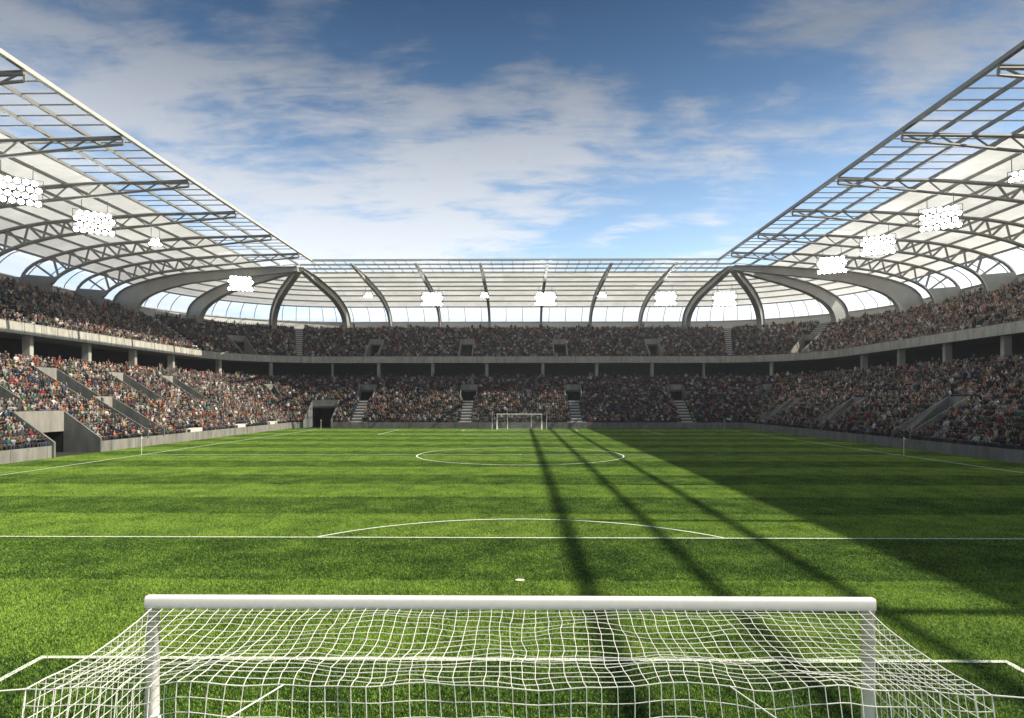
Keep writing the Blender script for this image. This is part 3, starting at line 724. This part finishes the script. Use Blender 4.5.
def make_goal(lab):
    g = thing('football_goal', lab, 'goal')
    for s in (-1, 1):
        mb = MB(); x = s*(GW/2-.070)
        mb.tube([(x,0,0),(x,0,GH-.14)], .066, 20); o = mb.build('post', M['white'], g, True)
        b = MB(); b.box(x+.07*(-s)-.02, x+.07*(-s)+.03, -.10, -.02, 1.60, 1.66); b.box(x+.07*(-s)-.03, x+.07*(-s)+.06, -.13, -.095, 1.57, 1.70); b.build('bracket', M['white'], o)
    mb = MB(); n = 24; prof = [(.058*math.copysign(abs(math.cos(2*PI*k/n))**.42, math.cos(2*PI*k/n)), .066*math.copysign(abs(math.sin(2*PI*k/n))**.5, math.sin(2*PI*k/n))) for k in range(n)]
    for a, b in [(k, (k+1) % n) for k in range(n)]:
        pass
    for x in (-GW/2+.015, GW/2-.015): mb.v += [(x, p[0], GH-.075+p[1]) for p in prof]
    for k in range(n): mb.f.append((k, n+k, n+(k+1)%n, (k+1)%n)); mb.m.append(0)
    mb.poly([(-GW/2+.0145,p[0],GH-.075+p[1]) for p in prof]); mb.poly([(GW/2-.0145,p[0],GH-.075+p[1]) for p in reversed(prof)])
    cb_ = mb.build('crossbar', M['white'], g, True)
    for p in cb_.data.polygons:
        if len(p.vertices) > 4: p.use_smooth = False
    cb_.data.update()
    nb, top = net_mesh(); nb.build('net', M['net'], g)
    ends = [(top(0,1), (-4.62,-GD-.18,2.82)), (top(1,1), (4.62,-GD-.18,2.82)), (top(.26,1), (-2.02,-2.88,2.84)), (top(.74,1), (2.02,-2.88,2.84))]
    for a, b in ends:
        b = Vector(b); mid = (a+b)/2 - Vector((0,0,.02)); mb = MB(); mb.tube([a, mid, b], .0055, 5); mb.build('guy_rope', M['net'], g)
    mb = MB(); mb.tube([(-GW/2+.08,-.08,.05),(-GW/2+.08,-GD-.05,.05),(GW/2-.08,-GD-.05,.05),(GW/2-.08,-.08,.05)], .03, 8); mb.build('ground_bar', M['white'], g)
    return g
g1 = make_goal('large white goal in the foreground with its slack net, seen from behind'); g1.location = (-.125, -.15, 0)
g2 = copy_tree(g1); g2.scale = (1,1,.92); g2.location = (-.12, 102.25, 0); g2.rotation_euler.z = PI; g2['label'] = 'small distant white goal on the far goal line'
tag(g1, group='football goals'); tag(g2, group='football goals')
proto = None
POLES = [(g1.location, 1, 'holding the near goal net'), (g2.location, -1, 'holding the far goal net')]
wch = ['far left', 'far right', 'inner left', 'inner right']
for gl, s, wh in POLES:
    for i, (x, y) in enumerate(((-4.62,-GD-.18), (4.62,-GD-.18), (-2.02,-2.88), (2.02,-2.88))):
        if proto is None:
            mb = MB(); mb.tube([(0,0,0),(0,0,2.9)], .03, 10); mb.tube([(0,0,0),(0,0,.04)], .09, 10); mb.tube([(0,0,2.9),(0,0,2.95)], .045, 10)
            proto = mb.build('net_pole', M['white'], None, True); o = proto
        else: o = proto.copy(); COL.objects.link(o)
        o.location = (gl[0]+x, gl[1]+s*y, 0)
        tag(o, 'thin white pole %s, %s' % (wh, wch[i]), 'pole', 'net poles')
# corner / halfway flags
fp = None
FL = [(-XW-.2, YM, 'halfway flag pole by the left touchline'), (XW+.2, YM, 'halfway flag pole by the right touchline'), (-XW+.6, YL+.3, 'corner flag pole in front of the far left tunnel'), (XW, YL+.3, 'corner flag pole at the far right corner')]
for x, y, lb in FL:
    if fp is None:
        fp = thing('flag_pole', lb, 'flag pole'); mb = MB(); mb.tube([(0,0,0),(0,0,1.65)], .022, 8); mb.tube([(0,0,1.65),(0,0,1.70)], .04, 8); mb.build('pole', M['white'], fp)
        mb = MB(); n = 6
        for k in range(n):
            a, b = k/n, (k+1)/n; f = lambda u: .03*math.sin(u*5); hh = lambda u: .05*(1-u)+.012
            mb.hexa([(.03+.16*a,f(a)-.002,1.52-hh(a)),(.03+.16*b,f(b)-.002,1.52-hh(b)),(.03+.16*b,f(b)+.002,1.52-hh(b)),(.03+.16*a,f(a)+.002,1.52-hh(a)),
                     (.03+.16*a,f(a)-.002,1.52+hh(a)),(.03+.16*b,f(b)-.002,1.52+hh(b)),(.03+.16*b,f(b)+.002,1.52+hh(b)),(.03+.16*a,f(a)+.002,1.52+hh(a))])
        mb.build('pennant', M['flag'], fp); o = fp
    else: o = copy_tree(fp)
    o.location = (x, y, 0); tag(o, 'thin white '+lb, 'flag pole', 'flag poles round the pitch')

# ------------------------------------------------------------------ air
mb = MB(); mb.box(-88, 88, -30, 150, -1.1, 32)  # air volume added for lamp halos and glow over the far stand
hzm = bpy.data.materials.new('thin_haze'); hzm.use_nodes = True; N = hzm.node_tree.nodes; N.remove(N['Principled BSDF'])
pv = N.new('ShaderNodeVolumePrincipled'); pv.inputs['Color'].default_value = (.95,.97,1,1); pv.inputs['Density'].default_value = .0005; pv.inputs['Anisotropy'].default_value = .75
hzm.node_tree.links.new(pv.outputs[0], N['Material Output'].inputs['Volume'])
tag(mb.build('haze', hzm), kind='stuff')

# ------------------------------------------------------------------ spectators
SHIRT = {'black': (.012,.012,.014), 'navy': (.02,.03,.07), 'charcoal': (.05,.05,.052), 'brown': (.10,.055,.03), 'white': (.56,.55,.53), 'pale grey': (.32,.32,.31),
         'dark red': (.22,.022,.02), 'orange': (.45,.15,.05), 'teal': (.03,.13,.13), 'beige': (.38,.28,.19), 'blue': (.04,.07,.15), 'green': (.04,.11,.05), 'pink': (.5,.25,.22)}
WT = {'black': 17, 'navy': 11, 'charcoal': 16, 'brown': 7, 'white': 8, 'pale grey': 12, 'dark red': 6, 'orange': 2, 'teal': 5, 'beige': 9, 'blue': 4, 'green': 3, 'pink': 1}
SK = [(.46,.33,.26), (.38,.26,.20), (.52,.38,.31), (.20,.13,.10), (.33,.22,.17)]
HR = [(.015,.01,.008), (.03,.018,.01), (.07,.04,.02), (.16,.11,.05), (.02,.015,.012)]
PT = [(.015,.018,.03), (.02,.02,.022), (.04,.05,.09), (.08,.06,.045), (.03,.03,.03)]
seats = []      # (x,y,z,angle,sec,row,t)
def seat_rows(rows, tier, depth):
    for ri, (d, h) in enumerate(rows):
        for sec in range(5):
            a, b = SECR[sec]
            if sec in (0, 4): a = 27.0
            st = .42/arclen(sec, d+.45)
            if sec in (1, 3) and R0+d < 2: pass
            n = int((b-a)/st)
            for i in range(n):
                if random.random() < .025: continue
                t = a+(i+.5)*(b-a)/n + random.uniform(-.08,.08)*st
                dd = d+.45+random.uniform(-.06,.06)
                if blocked(sec, t, dd, OPEN, .28, .68): continue
                if blocked(sec, t, dd, STAIR, .22): continue
                x, y = P(sec, t, dd); x2, y2 = P(sec, t, dd+1)
                ang = math.atan2(y-y2, x-x2)              # facing the pitch
                seats.append((x, y, h, ang, sec, ri, t, tier))
seat_rows(ROWS_L, 0, .8125); seat_rows(ROWS_U, 1, .8133)
def proj(x, y, z):
    c = math.cos(math.radians(.7)); s = math.sin(math.radians(.7)); dy = y-CAMY
    dep = dy*c - x*s; lat = x*c + dy*s
    return 512+657*lat/dep, 400-657*(z-CAMZ)/dep, dep
cand = []
for i, q in enumerate(seats):
    px, py, dep = proj(q[0], q[1], q[2]+.8)
    if 2 < px < 1022 and q[7] == 0 and dep > 5: cand.append((dep, i, px))
cand.sort(); chosen = cand[:300]; cset = {i for _, i, _ in chosen}

# low-poly person templates (forward = +x), classes: 0 skin 1 hair 2 shirt 3 trousers
def lowpoly(stand, arms):
    V = []; F = []; K = []
    def ring_stack(rings, n, ks, cap=True):
        b = len(V)
        for (cx_, cz, rx, ry) in rings:
            for k in range(n):
                a = 2*PI*(k+.5)/n; V.append((cx_+rx*math.cos(a), ry*math.sin(a), cz))
        for i in range(len(rings)-1):
            for k in range(n):
                k2 = (k+1) % n; F.append((b+i*n+k, b+i*n+k2, b+(i+1)*n+k2, b+(i+1)*n+k)); K.append(ks[i])
        if cap: F.append(tuple(b+(len(rings)-1)*n+k for k in range(n))); K.append(ks[-1])
    def bar(a, b, w0, w1, k_):
        a = Vector(a); b = Vector(b); d = (b-a).normalized(); x = d.cross(Vector((0,1,0)));
        if x.length < .1: x = d.cross(Vector((1,0,0)))
        x.normalize(); z = x.cross(d); o = len(V)
        for p, w_ in ((a, w0), (b, w1)):
            for sx_, sz in ((-1,-1),(1,-1),(1,1),(-1,1)): V.append(tuple(p+x*sx_*w_+z*sz*w_))
        for k in range(4): F.append((o+k, o+(k+1)%4, o+4+(k+1)%4, o+4+k)); K.append(k_)
        F.append((o+4,o+5,o+6,o+7)); K.append(k_)
    z0 = .85 if stand else .42
    ring_stack([(0,z0,.12,.17),(.0,z0+.3,.12,.19),(.0,z0+.5,.10,.22),(0,z0+.56,.06,.08)], 6, [2,2,2])
    hz_ = z0+.56
    ring_stack([(.02,hz_,.055,.05),(.02,hz_+.07,.09,.075),(.02,hz_+.16,.10,.085),(0,hz_+.22,.08,.07),(-.01,hz_+.26,.03,.03)], 6, [0,0,0,1,1])
    b = len(F)
    if stand:
        for s in (-1,1): bar((0,s*.09,z0),(0,s*.1,0),.09,.055,3)
    else:
        for s in (-1,1): bar((0,s*.1,.46),(.42,s*.12,.48),.085,.07,3); bar((.42,s*.12,.5),(.40,s*.12,.02),.065,.05,3)
    zs = z0+.48
    for s in (-1,1):
        if arms == 'up':
            bar((0,s*.2,zs),(.08,s*.32,zs+.25),.05,.04,2); bar((.08,s*.32,zs+.25),(.1,s*.25,zs+.52),.035,.03,0)
        elif arms == 'clap':
            bar((0,s*.2,zs),(.12,s*.24,zs-.22),.05,.045,2); bar((.12,s*.24,zs-.22),(.33,s*.04,zs-.08),.04,.035,0)
        else:
            bar((0,s*.21,zs),(.05,s*.25,zs-.27),.05,.045,2); bar((.05,s*.25,zs-.27),(.30,s*.12,zs-.36),.04,.035,0 if s < 0 else 2)
    return np.array(V, dtype=np.float32), F, np.array(K)
TPL = [lowpoly(0,'lap'), lowpoly(0,'clap'), lowpoly(0,'lap'), lowpoly(1,'lap'), lowpoly(1,'up'), lowpoly(0,'up')]
TPW = [.38, .22, .18, .12, .04, .06]
names = list(SHIRT); wts = np.array([WT[k] for k in names], float); wts /= wts.sum()
def crowd():
    idx = [i for i in range(len(seats)) if i not in cset]
    A = np.array([seats[i][:4] for i in idx], dtype=np.float32); n = len(A)
    tp = rng.choice(len(TPL), n, p=np.array(TPW)/sum(TPW))
    Vs = []; LI = []; LT = []; CO = []; off = 0
    sc_ = rng.normal(.92, .055, n).astype(np.float32); ja = rng.normal(0, .25, n).astype(np.float32)
    shirt = np.array([SHIRT[names[k]] for k in rng.choice(len(names), n, p=wts)]) * rng.uniform(.32, .88, (n,1))
    skin = np.array(SK)[rng.integers(0, len(SK), n)] * rng.uniform(.30, .64, (n,1)); hair = np.array(HR)[rng.integers(0, len(HR), n)]; pant = np.array(PT)[rng.integers(0, len(PT), n)]
    cap = rng.random(n) < .12; hair[cap] = shirt[rng.permutation(n)[:cap.sum()]]
    for k, (V, F, K) in enumerate(TPL):
        sel = np.where(tp == k)[0]; m = len(sel)
        if not m: continue
        a = A[sel, 3] + ja[sel]; c, s = np.cos(a)[:,None], np.sin(a)[:,None]; S = sc_[sel][:,None]
        lean = rng.normal(.04, .08, m)[:,None]
        vx = V[None,:,0] + lean*np.maximum(V[None,:,2]-.5, 0); vy = V[None,:,1] + rng.normal(0,.05,m)[:,None]*np.maximum(V[None,:,2]-.5,0)
        x = (vx*c - vy*s)*S + A[sel,0][:,None]; y = (vx*s + vy*c)*S + A[sel,1][:,None]; z = V[None,:,2]*S + A[sel,2][:,None]
        Vs.append(np.stack([x,y,z], -1).reshape(-1,3))
        lt = np.array([len(f) for f in F]); li = np.array([i for f in F for i in f]); nv = len(V)
        LI.append((li[None,:] + (off + np.arange(m)*nv)[:,None]).ravel()); LT.append(np.tile(lt, m)); off += m*nv
        pal = np.stack([skin[sel], hair[sel], shirt[sel], pant[sel]], 1)         # m,4,3
        CO.append(pal[:, K, :].reshape(-1,3))
    V = np.concatenate(Vs).astype(np.float32); LI = np.concatenate(LI).astype(np.int32); LT = np.concatenate(LT).astype(np.int32); CO = np.concatenate(CO).astype(np.float32)
    me = bpy.data.meshes.new('crowd'); me.vertices.add(len(V)); me.vertices.foreach_set('co', V.ravel())
    me.loops.add(len(LI)); me.loops.foreach_set('vertex_index', LI); me.polygons.add(len(LT))
    me.polygons.foreach_set('loop_start', np.concatenate([[0], np.cumsum(LT)[:-1]]).astype(np.int32))
    at = me.attributes.new('cloth', 'FLOAT_COLOR', 'FACE'); at.data.foreach_set('color', np.concatenate([CO, np.ones((len(CO),1),np.float32)],1).ravel())
    me.update(calc_edges=True); me.validate()
    m = bpy.data.materials.new('spectator_colours'); m.use_nodes = True; N = m.node_tree.nodes
    a = N.new('ShaderNodeAttribute'); a.attribute_name = 'cloth'; m.node_tree.links.new(a.outputs['Color'], N['Principled BSDF'].inputs['Base Color']); N['Principled BSDF'].inputs['Roughness'].default_value = .85
    N['Principled BSDF'].inputs['Specular IOR Level'].default_value = .2
    me.materials.append(m); o = bpy.data.objects.new('crowd', me); COL.objects.link(o)
    tag(o, 'dense crowd of spectators filling both tiers all round the ground', 'crowd', kind='stuff')
    print('crowd', n, 'faces', len(LT))
crowd()

# individual spectators: one continuous skinned body each, a few shared meshes
cm = {}
def cmat(c):
    k = tuple(round(x,3) for x in c)
    if k not in cm: cm[k] = mat('cloth', k, .85, spec=.2)
    return cm[k]
def person_mesh(pose, shirt, skin, hair, pant):
    z0 = .48
    V = [(0,0,z0)]; R = [.15]; E = []; 
    def add(p, r, par): V.append(p); R.append(r); E.append((par, len(V)-1)); return len(V)-1
    b1 = add((0,0,z0+.2), .135, 0); b2 = add((.01,0,z0+.42), .15, b1); nk = add((.015,0,z0+.56), .055, b2)
    hd = add((.03,0,z0+.68), .095, nk); tp_ = add((.02,0,z0+.78), .07, hd)
    nose = add((.13,0,z0+.665), .022, hd)
    for s in (-1,1):
        ear = add((.01,s*.10,z0+.68), .02, hd)
        hip = add((.06,s*.10,z0), .09, 0); kn = add((.45,s*.13,z0+.02), .068, hip); an = add((.42,s*.13,.09), .045, kn); ft = add((.58,s*.14,.05), .04, an)
        sh = add((0,s*.19,z0+.45), .068, b2)
        if pose == 0: el = add((.04,s*.25,z0+.2), .048, sh); wr = add((.27,s*.14,z0+.13), .034, el)
        elif pose == 1: el = add((.12,s*.25,z0+.24), .048, sh); wr = add((.34,s*.06,z0+.38), .034, el)
        elif pose == 2: el = add((.08,s*.30,z0+.62), .046, sh); wr = add((.10,s*.24,z0+.92), .034, el)
        else: el = add((.2,s*.22,z0+.18), .048, sh); wr = add((.42,s*.16,z0+.13), .034, el)
        dv = (Vector(V[wr])-Vector(V[el])).normalized(); add(tuple(Vector(V[wr])+dv*.09), .028, wr)
    me = bpy.data.meshes.new('person'); me.from_pydata(V, E, [])
    o = bpy.data.objects.new('person', me); COL.objects.link(o)
    sk = o.modifiers.new('s', 'SKIN'); sd_ = me.skin_vertices[0] if me.skin_vertices else None
    if sd_ is None:
        bpy.context.view_layer.objects.active = o; me.update()
    for i, r in enumerate(R): me.skin_vertices[0].data[i].radius = (r, r)
    me.skin_vertices[0].data[0].use_root = True
    sb = o.modifiers.new('b', 'SUBSURF'); sb.levels = 1; sb.render_levels = 1
    dg = bpy.context.evaluated_depsgraph_get(); nm_ = bpy.data.meshes.new_from_object(o.evaluated_get(dg)); nm_.name = 'person'
    bpy.data.objects.remove(o)
    nm_.materials.clear()
    for c in (skin, hair, shirt, pant): nm_.materials.append(cmat(c))
    for p in nm_.polygons:
        x, y, z = p.center; k = 2
        if z > z0+.56: k = 0
        if pose == 2 and z > z0+.56 and abs(y) > .16: k = 2 if z < z0+.75 else 0
        elif z > z0+.70 and (x < .07 or z > z0+.80): k = 1
        elif z > z0+.60 and x < -.01 and abs(y) < .12: k = 1
        if k == 2 and (z < z0-.06 or (z < z0+.075 and x > .10)) : k = 3
        if k == 2 and pose in (0,1,3) and x > (.22 if pose != 3 else .34): k = 0
        p.material_index = k; p.use_smooth = True
    return nm_
variants = []
vk = 0
for nme in names:
    for rep in range(3 if WT[nme] >= 8 else 2):
        kf = random.uniform(.42,.75); c = tuple(x*kf for x in SHIRT[nme])
        variants.append((nme, person_mesh((0,3,1,0,3,2,1)[vk % 7], c, tuple(.58*q_ for q_ in random.choice(SK)), random.choice(HR), random.choice(PT)))); vk += 1
byname = {}
for nme, m_ in variants: byname.setdefault(nme, []).append(m_)
ORD = ['', 'first','second','third','fourth','fifth','sixth','seventh','eighth','ninth','tenth','eleventh','twelfth','thirteenth','fourteenth','fifteenth','sixteenth','seventeenth','eighteenth','nineteenth','twentieth']
rows = {}
for dep, i, px in chosen:
    rows.setdefault((seats[i][4], seats[i][5]), []).append((px if seats[i][4] == 0 else 1024-px, i))
for (sec, row), lst in sorted(rows.items()):
    lst.sort()
    for k, (_, i) in enumerate(lst):
        x, y, z, ang, *_r = seats[i]; nme = names[rng.choice(len(names), p=wts)]
        me = random.choice(byname[nme]); o = bpy.data.objects.new('person', me); COL.objects.link(o)
        o.location = (x, y, z-.02); o.rotation_euler.z = ang + random.gauss(0, .22); s_ = random.gauss(.93, .04); o.scale = (s_, s_, s_)
        sd_ = 'left' if sec == 0 else 'right'; kk = k+1
        ot = ORD[kk] if kk <= 20 else 'number %d' % kk
        tag(o, 'spectator in %s top, row %d of %s stand, %s from %s picture edge' % (nme, row+1, sd_, ot, sd_), 'person', 'spectators in the %s stand nearest the camera' % sd_)
print('individual', len(chosen), 'variants', len(variants))
